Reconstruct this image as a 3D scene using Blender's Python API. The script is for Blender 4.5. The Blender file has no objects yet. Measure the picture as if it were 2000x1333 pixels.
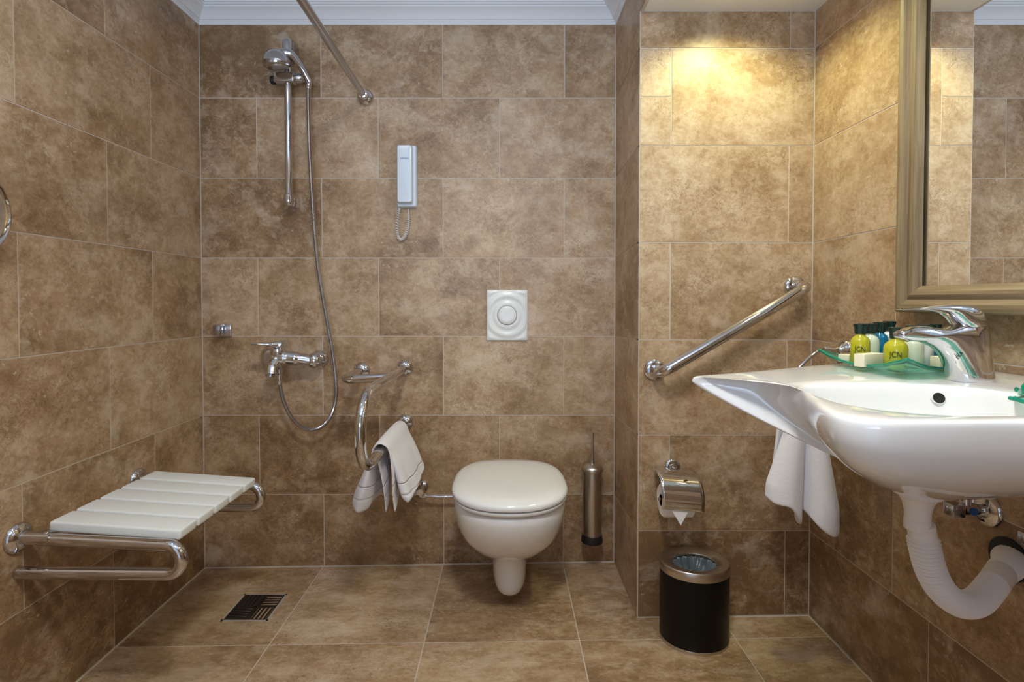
import bpy, bmesh, math, random
from mathutils import Vector, Matrix
random.seed(7)
C = bpy.context.scene.collection
SC = bpy.context.scene
PI = math.pi

# ------------------------------------------------------------------ camera
H = 1.040                    # camera height
F = 985.0                    # focal length in pixels of the 2000 px wide frame
PCX, PCY = 990.0, 607.0      # principal point
PIT = math.radians(1.1)      # looking slightly down
cam = bpy.data.cameras.new('camera'); camo = bpy.data.objects.new('camera', cam); C.objects.link(camo)
cam.sensor_width = 36; cam.lens = F*36/2000
cam.shift_x = (1000-PCX)/2000; cam.shift_y = (PCY-666.5)/2000
cam.clip_start = 0.01
camo.location = (0, 0, H); camo.rotation_euler = (PI/2-PIT, 0, 0)
SC.camera = camo

# ------------------------------------------------------------------ view / world / lights
SC.view_settings.view_transform = 'Standard'; SC.view_settings.look = 'None'
SC.view_settings.gamma = 1; SC.view_settings.use_curve_mapping = False
SC.view_settings.exposure = -0.12
w = bpy.data.worlds.new('world'); SC.world = w; w.use_nodes = True
w.node_tree.nodes['Background'].inputs[0].default_value = (.62, .78, 1, 1)
w.node_tree.nodes['Background'].inputs[1].default_value = .8

def area(name, loc, rot, sx, sy, power, col, spread=180, shape='RECTANGLE'):
    l = bpy.data.lights.new(name, 'AREA'); l.shape = shape; l.size = sx; l.size_y = sy
    l.energy = power; l.color = col; l.spread = math.radians(spread)
    o = bpy.data.objects.new(name, l); C.objects.link(o); o.location = loc; o.rotation_euler = rot
    return o
def spot(name, loc, rot, power, col, ang, blend, rad):
    l = bpy.data.lights.new(name, 'SPOT'); l.energy = power; l.color = col
    l.spot_size = math.radians(ang); l.spot_blend = blend; l.shadow_soft_size = rad
    o = bpy.data.objects.new(name, l); C.objects.link(o); o.location = loc; o.rotation_euler = rot
    return o
area('cool_bounce_fill', (-.25, -.98, 1.25), (PI/2+math.radians(43), 0, 0), 1.1, .9, 23, (.55, .74, 1), 120)  # added cool fill at the door opening, tilted up for ceiling bounce
area('ceiling_lamp', (.02, .27, 2.20), (0, 0, 0), .24, .24, 20, (1, .98, .94), 175, 'DISK')
area('ceiling_lamp_shower', (-.62, .80, 2.20), (0, 0, 0), .16, .16, 1.4, (1, .96, .90), 175, 'DISK')
spot('alcove_spot', (.67, 1.38, 1.945), (math.radians(4), 0, 0), 23, (1, .98, .50), 145, .6, .035)
spot('basin_spot', (.66, .90, 1.945), (math.radians(3), 0, 0), 13, (1, .97, .72), 140, .6, .04)

# ------------------------------------------------------------------ pixel -> point
def ray(px, py):
    c, s = math.cos(PIT), math.sin(PIT)
    u, v = px-PCX, PCY-py
    return Vector((u, F*c+v*s, -F*s+v*c))
def atY(px, py, Y): d = ray(px, py); return Vector((0, 0, H)) + d*(Y/d.y)
def atX(px, py, X): d = ray(px, py); return Vector((0, 0, H)) + d*(X/d.x)
def atZ(px, py, Z): d = ray(px, py); return Vector((0, 0, H)) + d*((Z-H)/d.z)

# ------------------------------------------------------------------ materials
def mat(name, col, rough=.5, metal=0, **kw):
    m = bpy.data.materials.new(name); m.use_nodes = True
    b = m.node_tree.nodes['Principled BSDF']
    b.inputs['Base Color'].default_value = (*col, 1); b.inputs['Roughness'].default_value = rough
    b.inputs['Metallic'].default_value = metal
    for k, v in kw.items(): b.inputs[k.replace('_', ' ')].default_value = v
    return m
def N(m, t, **kw):
    n = m.node_tree.nodes.new(t)
    for k, v in kw.items(): setattr(n, k, v)
    return n
def L(m, a, b): m.node_tree.links.new(a, b)
def ramp(m, stops, fac):
    r = N(m, 'ShaderNodeValToRGB'); e = r.color_ramp.elements
    while len(e) > 1: e.remove(e[-1])
    e[0].position = stops[0][0]; e[0].color = (*stops[0][1], 1)
    for p, c in stops[1:]:
        x = e.new(p); x.color = (*c, 1)
    L(m, fac, r.inputs[0]); return r.outputs[0]
def noise(m, vec, scale, detail=4, rough=.55, dist=0):
    n = N(m, 'ShaderNodeTexNoise'); n.inputs['Scale'].default_value = scale
    n.inputs['Detail'].default_value = detail; n.inputs['Roughness'].default_value = rough
    n.inputs['Distortion'].default_value = dist; L(m, vec, n.inputs['Vector']); return n.outputs['Fac']
def mixc(m, fac, a, b, mode='MIX'):
    n = N(m, 'ShaderNodeMix', data_type='RGBA', blend_type=mode)
    for i, v in ((0, fac), (6, a), (7, b)):
        if hasattr(v, 'is_output') or hasattr(v, 'links'): L(m, v, n.inputs[i])
        elif i == 0: n.inputs[0].default_value = v
        else: n.inputs[i].default_value = (*v, 1)
    return n.outputs[2]
def mth(m, op, a, b=0.0):
    n = N(m, 'ShaderNodeMath', operation=op)
    for i, v in ((0, a), (1, b)):
        if hasattr(v, 'links'): L(m, v, n.inputs[i])
        else: n.inputs[i].default_value = v
    return n.outputs[0]
def bump(m, h, strength, dist):
    n = N(m, 'ShaderNodeBump'); n.inputs['Strength'].default_value = strength; n.inputs['Distance'].default_value = dist
    L(m, h, n.inputs['Height']); L(m, n.outputs[0], m.node_tree.nodes['Principled BSDF'].inputs['Normal'])

def travertine(name, sx=1, sy=1, sz=1, rough=.42, light=1.0):
    m = mat(name, (.5, .35, .22), rough); b = m.node_tree.nodes['Principled BSDF']
    tc = N(m, 'ShaderNodeTexCoord'); at_ = N(m, 'ShaderNodeAttribute', attribute_name='tile')
    sp = N(m, 'ShaderNodeSeparateColor'); L(m, at_.outputs['Color'], sp.inputs[0])
    ofs = N(m, 'ShaderNodeVectorMath', operation='MULTIPLY_ADD')
    cmb = N(m, 'ShaderNodeCombineXYZ')
    for i in range(3): L(m, sp.outputs[0], cmb.inputs[i])
    L(m, cmb.outputs[0], ofs.inputs[0]); ofs.inputs[1].default_value = (37, 53, 71)
    L(m, tc.outputs['Object'], ofs.inputs[2])
    mp = N(m, 'ShaderNodeMapping'); mp.inputs['Scale'].default_value = (sx, sy, sz)
    L(m, ofs.outputs[0], mp.inputs['Vector']); v = mp.outputs[0]
    big = noise(m, v, 4.0, 5, .60, .25)
    med = noise(m, v, 13, 8, .72, .45)
    fin = noise(m, v, 70, 6, .75, .8)
    t = mth(m, 'ADD', mth(m, 'MULTIPLY', big, .66), mth(m, 'MULTIPLY', med, .66))
    t = mth(m, 'SUBTRACT', t, .16)
    t = mth(m, 'ADD', t, mth(m, 'MULTIPLY', mth(m, 'SUBTRACT', fin, .5), .52))
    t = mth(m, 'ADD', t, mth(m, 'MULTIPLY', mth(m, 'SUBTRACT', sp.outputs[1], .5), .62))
    k = light
    col = ramp(m, [(.26, (.17*k, .096*k, .046*k)), (.40, (.31*k, .197*k, .108*k)), (.50, (.425*k, .290*k, .175*k)),
                   (.60, (.52*k, .378*k, .248*k)), (.74, (.67*k, .545*k, .405*k))], t)
    curd = ramp(m, [(.50, (0, 0, 0)), (.60, (1, 1, 1))], noise(m, v, 34, 4, .6, .7))
    curm = ramp(m, [(.44, (0, 0, 0)), (.58, (1, 1, 1))], noise(m, v, 7, 3, .6, .2))
    col = mixc(m, mth(m, 'MULTIPLY', mth(m, 'MULTIPLY', curd, curm), .34), col, (.66*k, .53*k, .385*k))
    # reddish / yellowish drift from tile to tile
    hue = noise(m, v, 1.9, 2, .5, .3)
    col = mixc(m, mth(m, 'MULTIPLY', hue, .26), col, (.40*k, .25*k, .105*k), 'MIX')
    # dark squiggly veins in clusters
    vn = noise(m, v, 26, 5, .6, 2.0)
    vein = mth(m, 'LESS_THAN', mth(m, 'ABSOLUTE', mth(m, 'SUBTRACT', vn, .5)), .016)
    msk = ramp(m, [(.46, (0, 0, 0)), (.60, (1, 1, 1))], noise(m, v, 5.2, 3, .5, .4))
    col = mixc(m, mth(m, 'MULTIPLY', mth(m, 'MULTIPLY', vein, msk), .6), col, (.17*k, .095*k, .05*k))
    # light filled pits
    vo = N(m, 'ShaderNodeTexVoronoi'); vo.inputs['Scale'].default_value = 34
    vd = N(m, 'ShaderNodeVectorMath', operation='MULTIPLY_ADD'); nz = N(m, 'ShaderNodeTexNoise'); nz.inputs['Scale'].default_value = 38; nz.inputs['Detail'].default_value = 3
    L(m, v, nz.inputs['Vector']); L(m, nz.outputs['Color'], vd.inputs[0]); vd.inputs[1].default_value = (.05, .05, .05); L(m, v, vd.inputs[2]); L(m, vd.outputs[0], vo.inputs['Vector'])
    pit = mth(m, 'MULTIPLY', mth(m, 'LESS_THAN', mth(m, 'ADD', vo.outputs['Distance'], mth(m, 'MULTIPLY', fin, .55)), .40),
              ramp(m, [(.50, (0, 0, 0)), (.57, (1, 1, 1))], noise(m, v, 6.5, 3, .6, .3)))
    col = mixc(m, mth(m, 'MULTIPLY', pit, .50), col, (.66*k, .56*k, .45*k))
    blot = ramp(m, [(.56, (0, 0, 0)), (.66, (1, 1, 1))], noise(m, v, 5.5, 7, .66, .3))
    col = mixc(m, mth(m, 'MULTIPLY', blot, .45), col, (.62*k, .505*k, .38*k))
    rust = ramp(m, [(.60, (0, 0, 0)), (.70, (1, 1, 1))], noise(m, v, 3.1, 6, .62, .4))
    col = mixc(m, mth(m, 'MULTIPLY', rust, .5), col, (.30*k, .165*k, .068*k))
    L(m, col, b.inputs['Base Color'])
    L(m, mth(m, 'ADD', mth(m, 'MULTIPLY', med, .22), rough-.11), b.inputs['Roughness'])
    bump(m, fin, .10, .002)
    return m

M = {}
M['wall'] = travertine('travertine_wall', 1, 1, 1.15)
M['floor'] = travertine('travertine_floor', .8, 1.6, 1, .36, 1.0)
M['grout'] = mat('grout', (.60, .53, .45), .8)
M['plaster'] = mat('white_plaster', (.84, .86, .88), .6)
M['plaster2'] = mat('cream_plaster', (.86, .84, .78), .7)
M['chrome'] = mat('chrome', (.66, .66, .68), .06, 1)
M['chrome2'] = mat('satin_chrome', (.50, .50, .53), .17, 1)
M['steel'] = mat('brushed_steel', (.58, .53, .47), .30, 1)
M['mirror'] = mat('mirror_silver', (.93, .94, .93), .005, 1)
M['ceramic'] = mat('white_ceramic', (.84, .85, .85), .08, 0, Coat_Weight=.6, Coat_Roughness=.03)
M['plastic'] = mat('white_plastic', (.80, .82, .82), .28)
M['seatpl'] = mat('seat_plastic', (.80, .83, .82), .35)
M['pipe'] = mat('grey_white_pipe', (.82, .81, .83), .4)
M['phone'] = mat('phone_plastic', (.72, .80, .88), .22)
M['black'] = mat('black_lacquer', (.0025, .0025, .003), .38, 0, Specular_IOR_Level=.25)
M['rubber'] = mat('black_rubber', (.006, .006, .007), .6)
M['dark'] = mat('dark_hole', (.01, .009, .008), .7)
M['paper'] = mat('white_paper', (.86, .85, .84), .9)
M['cap'] = mat('dark_green_cap', (.004, .022, .020), .22)
M['yellow'] = mat('yellow_gel', (.62, .58, .03), .12, 0, Transmission_Weight=.25)
M['creamgel'] = mat('pale_cream_gel', (.70, .76, .58), .2)
M['whitegel'] = mat('white_lotion', (.78, .84, .84), .2)
M['blue'] = mat('blue_gel', (.006, .17, .31), .14)
M['box'] = mat('cream_soap_box', (.80, .74, .56), .5)
M['ink'] = mat('dark_ink', (.015, .02, .012), .5)
M['blueink'] = mat('blue_ink', (.02, .12, .30), .5)
M['bluedot'] = mat('blue_enamel', (.03, .12, .35), .3)
M['drain'] = mat('drain_bronze', (.045, .034, .026), .4, .5)
M['drainframe'] = mat('drain_frame', (.50, .46, .42), .45, .2)
M['glass'] = mat('green_glass', (.55, .96, .86), .03, 0, Transmission_Weight=.95, IOR=1.3)
M['glassedge'] = mat('green_glass_edge', (.0, .36, .22), .12, 0, Transmission_Weight=.35)
M['bag'] = mat('bin_bag_plastic', (.10, .13, .15), .22, 0, Coat_Weight=.5)

def towel_mat():
    m = mat('white_terry', (.80, .80, .86), .95, 0, Sheen_Weight=.3)
    tc = N(m, 'ShaderNodeTexCoord')
    n1 = noise(m, tc.outputs['Object'], 420, 3, .6)
    n2 = noise(m, tc.outputs['Object'], 90, 3, .6)
    bump(m, mth(m, 'ADD', n1, n2), .5, .0015); return m
M['towel'] = towel_mat()
def band_towel():
    m = towel_mat(); m.name = 'banded_terry'; nt = m.node_tree
    tc = N(m, 'ShaderNodeTexCoord'); sp = N(m, 'ShaderNodeSeparateXYZ'); L(m, tc.outputs['Object'], sp.inputs[0])
    r = ramp(m, [(0, (1, 1, 1)), (.046, (1, 1, 1)), (.047, (0, 0, 0)), (.052, (0, 0, 0)), (.053, (.6, .6, .6)), (.082, (.6, .6, .6)), (.083, (0, 0, 0)), (.088, (0, 0, 0)), (.089, (1, 1, 1))], sp.outputs[2])
    bp = nt.nodes['Bump']; h = bp.inputs['Height'].links[0].from_socket
    b2 = N(m, 'ShaderNodeBump'); b2.inputs['Strength'].default_value = 1; b2.inputs['Distance'].default_value = .0035
    L(m, r, b2.inputs['Height']); L(m, bp.outputs[0], b2.inputs['Normal']); L(m, b2.outputs[0], nt.nodes['Principled BSDF'].inputs['Normal'])
    return m
M['towel2'] = band_towel()
def wood_mat(name, axis):
    m = mat(name, (.35, .25, .13), .5); b = m.node_tree.nodes['Principled BSDF']
    tc = N(m, 'ShaderNodeTexCoord'); mp = N(m, 'ShaderNodeMapping')
    s = [130, 130, 130]; s[axis] = 4
    mp.inputs['Scale'].default_value = s; L(m, tc.outputs['Object'], mp.inputs['Vector'])
    n1 = noise(m, mp.outputs[0], 1.0, 6, .65, .8); n2 = noise(m, mp.outputs[0], .35, 2, .5, .3)
    t = mth(m, 'ADD', mth(m, 'MULTIPLY', n1, .6), mth(m, 'MULTIPLY', n2, .4))
    L(m, ramp(m, [(.30, (.09, .06, .03)), (.44, (.19, .135, .075)), (.58, (.29, .215, .125)), (.72, (.38, .30, .185))], t), b.inputs['Base Color'])
    bump(m, n1, .12, .001); return m
M['woodz'] = wood_mat('oak_upright', 2); M['woody'] = wood_mat('oak_rail', 1)
def brushed():
    m = mat('brushed_cylinder', (.56, .53, .50), .26, 1); tc = N(m, 'ShaderNodeTexCoord'); mp = N(m, 'ShaderNodeMapping')
    mp.inputs['Scale'].default_value = (3, 3, 500); L(m, tc.outputs['Object'], mp.inputs['Vector'])
    bump(m, noise(m, mp.outputs[0], 1, 2), .15, .0005); return m
M['brush'] = brushed()

# ------------------------------------------------------------------ mesh helpers
class MB:
    def __init__(s): s.bm = bmesh.new(); s.mats = []
    def box(s, lo, hi, bev=0, seg=2, M4=None):
        lo, hi = Vector(lo), Vector(hi)
        r = bmesh.ops.create_cube(s.bm, size=1); vs = r['verts']
        c = (lo+hi)/2; d = hi-lo
        for v in vs: v.co = Vector((v.co.x*d.x, v.co.y*d.y, v.co.z*d.z)) + c
        if bev:
            es = list({e for v in vs for e in v.link_edges})
            g = bmesh.ops.bevel(s.bm, geom=es, offset=bev, segments=seg, affect='EDGES', profile=.5)
            vs = list({v for f in g['faces'] for v in f.verts} | {v for v in vs if v.is_valid})
        if M4 is not None:
            for v in vs: v.co = M4 @ v.co
        return s
    def rings(s, rs, cap0=True, cap1=True, closed=True):
        V = [[s.bm.verts.new(p) for p in r] for r in rs]
        n = len(V[0])
        for a, b in zip(V, V[1:]):
            for i in range(n if closed else n-1):
                j = (i+1) % n
                try: s.bm.faces.new((a[i], a[j], b[j], b[i]))
                except ValueError: pass
        if closed:
            if cap0: s.bm.faces.new(V[0][::-1])
            if cap1: s.bm.faces.new(V[-1])
        return s
    def tube(s, pts, r, n=14, caps=True, closed=False):
        pts = [Vector(p) for p in pts]
        R = r if hasattr(r, '__len__') else [r]*len(pts)
        rs = []; up = None; m_ = len(pts)
        for i, p in enumerate(pts):
            if closed: t = pts[(i+1) % m_]-pts[i-1]
            else: t = pts[min(i+1, m_-1)]-pts[max(i-1, 0)]
            t.normalize()
            if up is None:
                up = Vector((0, 0, 1)) if abs(t.z) < .9 else Vector((1, 0, 0))
            up = (up-t*up.dot(t)).normalized(); sd = t.cross(up)
            rs.append([p+(up*math.cos(a)+sd*math.sin(a))*R[i] for a in [2*PI*k/n for k in range(n)]])
        if closed: rs.append(rs[0]); return s.rings(rs, False, False)
        return s.rings(rs, caps, caps)
    def lathe(s, prof, c=(0, 0, 0), axis=(0, 0, 1), n=32, sx=1, sy=1):
        """prof: (radius, height) pairs along axis"""
        ax = Vector(axis).normalized(); u = Vector((1, 0, 0)) if abs(ax.x) < .9 else Vector((0, 1, 0))
        u = (u-ax*u.dot(ax)).normalized(); v = ax.cross(u); c = Vector(c)
        rs = [[c+ax*h+(u*math.cos(a)*sx+v*math.sin(a)*sy)*max(r, 1e-5) for a in [2*PI*k/n for k in range(n)]] for r, h in prof]
        return s.rings(rs, True, True)
    def sphere(s, c, r, sc=(1, 1, 1), n=24):
        g = bmesh.ops.create_uvsphere(s.bm, u_segments=n, v_segments=n//2, radius=r)
        for v in g['verts']: v.co = Vector((v.co.x*sc[0], v.co.y*sc[1], v.co.z*sc[2]))+Vector(c)
        return s
    def grid(s, fn, nu, nv):
        V = [[s.bm.verts.new(fn(i/nu, j/nv)) for j in range(nv+1)] for i in range(nu+1)]
        for i in range(nu):
            for j in range(nv): s.bm.faces.new((V[i][j], V[i+1][j], V[i+1][j+1], V[i][j+1]))
        return s
    def poly(s, pts, mi=0):
        f = s.bm.faces.new([s.bm.verts.new(p) for p in pts]); f.material_index = mi; return f
    def prism(s, pts, off):
        off = Vector(off); a = [Vector(p) for p in pts]
        return s.rings([a, [p+off for p in a]])
    def build(s, name, m, parent=None, ang=40, mods=(), org=None):
        bm = s.bm
        bmesh.ops.recalc_face_normals(bm, faces=bm.faces)
        me = bpy.data.meshes.new(name); bm.to_mesh(me); bm.free()
        for x in (m if isinstance(m, (list, tuple)) else [m]): me.materials.append(x)
        me.shade_smooth()
        if ang < 180: me.set_sharp_from_angle(angle=math.radians(ang))
        o = bpy.data.objects.new(name, me); C.objects.link(o)
        if parent is not None:
            base = Vector(parent['_base']) if '_base' in parent else Vector((0, 0, 0))
            me.transform(Matrix.Translation(-base)); o.parent = parent
            o['_base'] = tuple(base)
        for k, kw in mods:
            md = o.modifiers.new(k.lower(), k)
            for a_, b_ in kw.items(): setattr(md, a_, b_)
        return o
def tag(o, label=None, cat=None, group=None, kind=None):
    if label: o['label'] = label
    if cat: o['category'] = cat
    if group: o['group'] = group
    if kind: o['kind'] = kind
    return o
def thing(name, label, cat, loc, group=None):
    o = bpy.data.objects.new(name, None); C.objects.link(o); o.location = loc
    o.empty_display_size = .05
    o['_base'] = tuple(loc)
    return tag(o, label, cat, group)
def solo(o):
    """move a single-mesh thing's origin to the bottom centre of its bounds"""
    me = o.data; xs = [v.co for v in me.vertices]
    b = Vector(((min(v.x for v in xs)+max(v.x for v in xs))/2, (min(v.y for v in xs)+max(v.y for v in xs))/2, min(v.z for v in xs)))
    me.transform(Matrix.Translation(-b)); o.location = b; o['_base'] = tuple(b); return o
def cr(pts, k=8, closed=False):
    """Catmull-Rom through tuples of any length"""
    P = [tuple(p) for p in pts]; n = len(P); out = []
    rng = n if closed else n-1
    for i in range(rng):
        g = (lambda q: P[q % n]) if closed else (lambda q: P[min(max(q, 0), n-1)])
        a, b, c, d = g(i-1), g(i), g(i+1), g(i+2)
        for s_ in range(k):
            t = s_/k
            out.append(tuple(.5*((2*B)+(-A+Cc)*t+(2*A-5*B+4*Cc-D)*t*t+(-A+3*B-3*Cc+D)*t**3) for A, B, Cc, D in zip(a, b, c, d)))
    if not closed: out.append(P[-1])
    return out
def bend(pts, r, k=8):
    """polyline with rounded corners"""
    P = [Vector(p) for p in pts]; out = [P[0]]
    for i in range(1, len(P)-1):
        a = (P[i-1]-P[i]); b = (P[i+1]-P[i]); rr = min(r[i-1] if hasattr(r, '__len__') else r, a.length*.49, b.length*.49)
        p0 = P[i]+a.normalized()*rr; p1 = P[i]+b.normalized()*rr
        # circular-like arc by cubic with kappa
        c0 = p0+(P[i]-p0)*.56; c1 = p1+(P[i]-p1)*.56
        for q in range(k+1):
            t = q/k; out.append(p0*(1-t)**3+c0*3*t*(1-t)**2+c1*3*t*t*(1-t)+p1*t**3)
    out.append(P[-1]); return out
def flange(c, axis, r, parent, name='wall_flange', m=None, h=.016, lab=None):
    o = MB().lathe([(r*.9, 0), (r, .002), (r*.99, .006), (r*.86, .011), (r*.62, h-.001), (r*.45, h), (r*.44, h+.004)], c, axis, 36).build(name, m or M['chrome'], parent, 60)
    if lab: o['label'] = lab
    return o

# ------------------------------------------------------------------ setting
XL, YB, XP, YN, XR = -1.174, 1.940, .417, 1.595, .966
YF = -.75
ZC = 2.235; ZS = atY(1400, 22, YN).z
def fz(x): return max(0, (x-XL))*.0153
GAP = .0012
class Tiles:
    def __init__(s): s.bm = bmesh.new(); s.dat = []
    def tile(s, P, nrm, tone=None, t=.0012):
        """P: 4 points of the full cell (ccw or not); shrunk by the grout gap"""
        P = [Vector(p) for p in P]; nrm = Vector(nrm)
        u = (P[1]-P[0]).normalized(); v = (P[3]-P[0]).normalized()
        q = [P[0]+(u+v)*GAP, P[1]+(v-u)*GAP, P[2]-(u+v)*GAP, P[3]+(u-v)*GAP]
        base = [s.bm.verts.new(p-nrm*.001) for p in q]
        e = .0006
        top = [s.bm.verts.new(p+nrm*t) for p in (q[0]+(u+v)*e, q[1]+(v-u)*e, q[2]-(u+v)*e, q[3]+(u-v)*e)]
        fs = [s.bm.faces.new(top)]
        for i in range(4): fs.append(s.bm.faces.new((base[i], base[(i+1) % 4], top[(i+1) % 4], top[i])))
        seed = random.random(); tn = random.gauss(.5, .16) if tone is None else tone+random.gauss(0, .04)
        for f in fs: s.dat.append((f, seed, tn))
        return s
    def back(s, pts): 
        f = s.bm.faces.new([s.bm.verts.new(p) for p in pts]); f.material_index = 1; s.dat.append((f, 0, .5)); return s
    def box(s, lo, hi):
        r = bmesh.ops.create_cube(s.bm, size=1)
        lo, hi = Vector(lo), Vector(hi); c = (lo+hi)/2; d = hi-lo
        for v in r['verts']: v.co = Vector((v.co.x*d.x, v.co.y*d.y, v.co.z*d.z))+c
        for f in {f for v in r['verts'] for f in v.link_faces}: f.material_index = 1; s.dat.append((f, 0, .5))
        return s
    def build(s, name, m):
        bm = s.bm; bmesh.ops.recalc_face_normals(bm, faces=bm.faces)
        lay = bm.loops.layers.float_color.new('tile')
        for f, a, b in s.dat:
            for l in f.loops: l[lay] = (a, b, 0, 1)
        me = bpy.data.meshes.new(name); bm.to_mesh(me); bm.free()
        me.materials.append(m); me.materials.append(M['grout'])
        o = bpy.data.objects.new(name, me); C.objects.link(o); o['kind'] = 'structure'; return o

def cuts(a, b, js): 
    e = [a]+sorted(j for j in js if a+.004 < j < b-.004)+[b]; return list(zip(e, e[1:]))
zrow = [atY(800, y, YB).z for y in (966, 811.5, 657, 504, 348, 191.5)]
zb = [-.02]+zrow+[zrow[-1]+.3047]
PT = .4645
# wall_back
T = Tiles(); T.box((XL-.1, YB, -.1), (XP+.05, YB+.1, ZC+.05))
A0, B0 = -.709, -.492
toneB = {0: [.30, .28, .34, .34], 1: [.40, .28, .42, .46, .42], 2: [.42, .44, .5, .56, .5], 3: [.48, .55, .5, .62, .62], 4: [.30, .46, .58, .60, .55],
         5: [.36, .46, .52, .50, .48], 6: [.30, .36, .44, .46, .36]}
for k in range(7):
    js = [A0+PT*i for i in range(-2, 4)] if k % 2 == 0 else [B0+PT*i for i in range(-2, 4)]
    for i, (a, b) in enumerate(cuts(XL+.002, XP-.002, js)):
        z0, z1 = zb[k], zb[k+1]
        za, zc = (max(z0, fz(a)+.004), max(z0, fz(b)+.004)) if k == 0 else (z0, z0)
        tn = toneB[k][min(i, len(toneB[k])-1)]
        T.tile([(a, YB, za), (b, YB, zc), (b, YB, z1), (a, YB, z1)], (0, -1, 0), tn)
T.build('wall_back', M['wall'])
# wall_left
T = Tiles(); T.box((XL-.1, YF-.1, -.1), (XL, YB+.1, ZC+.05))
for k in range(7):
    js = [1.672-.46*i for i in range(7)] if k % 2 == 1 else [1.487-.46*i for i in range(7)]
    if k == 0: js = [1.49-.46*i for i in range(7)]
    for a, b in cuts(YF+.002, YB-.002, js):
        z0, z1 = zb[k], zb[k+1]
        if k == 0: z0 = .004
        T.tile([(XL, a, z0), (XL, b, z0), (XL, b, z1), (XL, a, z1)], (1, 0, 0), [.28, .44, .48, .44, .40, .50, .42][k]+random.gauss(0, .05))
T.build('wall_left', M['wall'])
# wall_partition: side face between back wall and alcove (and the pillar behind)
znr = [atY(1420, y, YN).z for y in (1037, 850, 664, 474, 284.5, 94)]
zn = [-.02]+znr+[ZS]
T = Tiles(); T.box((XP, YN+.001, -.1), (XR+.1, YB+.1, ZC+.05))
for k in range(7):
    z0, z1 = zb[k], min(zb[k+1], ZC)
    z0b, z1b = (zn[k], (zn+[9])[k+1]) if k < 6 else (zn[6], ZC)
    if k == 6: z1 = ZC; 
    z0, z0b = max(z0, fz(XP)+.004), max(z0b, fz(XP)+.004)
    T.tile([(XP, YN+.001, z0b), (XP, YB-.002, z0), (XP, YB-.002, z1), (XP, YN+.001, z1b)], (-1, 0, 0), .44)
T.build('wall_partition', M['wall'])
# wall_alcove
T = Tiles(); T.box((XP, YN, -.1), (XR+.1, YN+.02, ZC+.05))
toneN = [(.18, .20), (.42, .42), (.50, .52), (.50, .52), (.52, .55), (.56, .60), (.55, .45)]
for k in range(7):
    js = [atY(1540, 400, YN).x] if k % 2 == 0 else [atY(1310, 400, YN).x]
    cs = cuts(XP+.001, XR-.002, js)
    for i, (a, b) in enumerate(cs):
        z0, z1 = zn[k], zn[k+1]
        za, zc = (max(z0, fz(a)+.004), max(z0, fz(b)+.004))
        if k == 5 and i == 0:
            zm = atY(1300, 189, YN).z
            T.tile([(a, YN, z0), (b, YN, z0), (b, YN, zm), (a, YN, zm)], (0, -1, 0), .62)
            T.tile([(a, YN, zm), (b, YN, zm), (b, YN, z1), (a, YN, z1)], (0, -1, 0), .60)
        else:
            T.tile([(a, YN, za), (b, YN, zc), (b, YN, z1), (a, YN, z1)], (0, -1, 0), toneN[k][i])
T.build('wall_alcove', M['wall'])
# wall_right
T = Tiles(); T.box((XR, YF-.1, -.1), (XR+.1, YN+.1, ZC+.05))
jr = {0: [1.14-.46*i for i in range(6)], 1: [1.252-.46*i for i in range(6)]}
for k in range(7):
    for a, b in cuts(YF+.002, YN-.002, jr[k % 2]):
        z0, z1 = max(zn[k], fz(XR)+.004), zn[k+1]
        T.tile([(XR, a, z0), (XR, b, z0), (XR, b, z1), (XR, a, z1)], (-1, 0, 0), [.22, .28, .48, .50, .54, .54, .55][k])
T.build('wall_right', M['wall'])
# floor (falls towards the shower)
T = Tiles(); xs = [XL+.003]+[-.713, -.248, .218, .684]+[XR-.003]
T.box((XL-.1, YF-.1, -.2), (XR+.1, YB+.1, -.1))
T.back([(XL-.05, YF-.05, fz(XL)), (XR+.05, YF-.05, fz(XR+.05)), (XR+.05, YB+.05, fz(XR+.05)), (XL-.05, YB+.05, 0)])
yj = [1.492-.457*i for i in range(6)]
for a, b in zip(xs, xs[1:]):
    for c_, d_ in cuts(YF, YB-.003, yj):
        top = d_
        if a > .41 and d_ > YN: top = YN-.003
        T.tile([(a, c_, fz(a)), (b, c_, fz(b)), (b, top, fz(b)), (a, top, fz(a))], (0, 0, 1), .47+random.gauss(0, .07))
        if a < XP-.01 < b and d_ > YN: pass
T.build('floor', M['floor'])
# wall_front with the door opening behind the camera
T = Tiles()
for lo, hi in (((XL-.1, YF-.1, -.1), (-.75, YF, ZC+.05)), ((.25, YF-.1, -.1), (XR+.1, YF, ZC+.05)), ((-.75, YF-.1, 2.05), (.25, YF, ZC+.05))): T.box(lo, hi)
for (a, b, z0) in ((XL+.002, -.75, .01), (.25, XR-.002, .03), (-.75, .25, 2.05)):
    z = z0
    while z < ZC-.02:
        z2 = min(z+.305, ZC)
        for c_, d_ in cuts(a, b, [a+.3, a+.75]):
            T.tile([(c_, YF, z), (d_, YF, z), (d_, YF, z2), (c_, YF, z2)], (0, 1, 0))
        z = z2
T.build('wall_front', M['wall'])
# ceiling, soffit
o = MB().box((XL-.1, YF-.1, ZC), (XR+.1, YB+.1, ZC+.1)).build('ceiling', M['plaster']); o['kind'] = 'structure'
o = MB().box((XP+.012, YF, ZS), (XR, YN, ZC)).build('ceiling_soffit', M['plaster2']); o['kind'] = 'structure'
T = Tiles(); T.box((XP+.001, YF, ZS), (XP+.012, YN+.002, ZC))
for a, b in cuts(YF+.002, YN+.001, [1.2-.46*i for i in range(5)]):
    T.tile([(XP, a, ZS), (XP, b, ZS), (XP, b, ZC), (XP, a, ZC)], (-1, 0, 0), .45)
T.build('trim_2', M['wall'])
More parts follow.
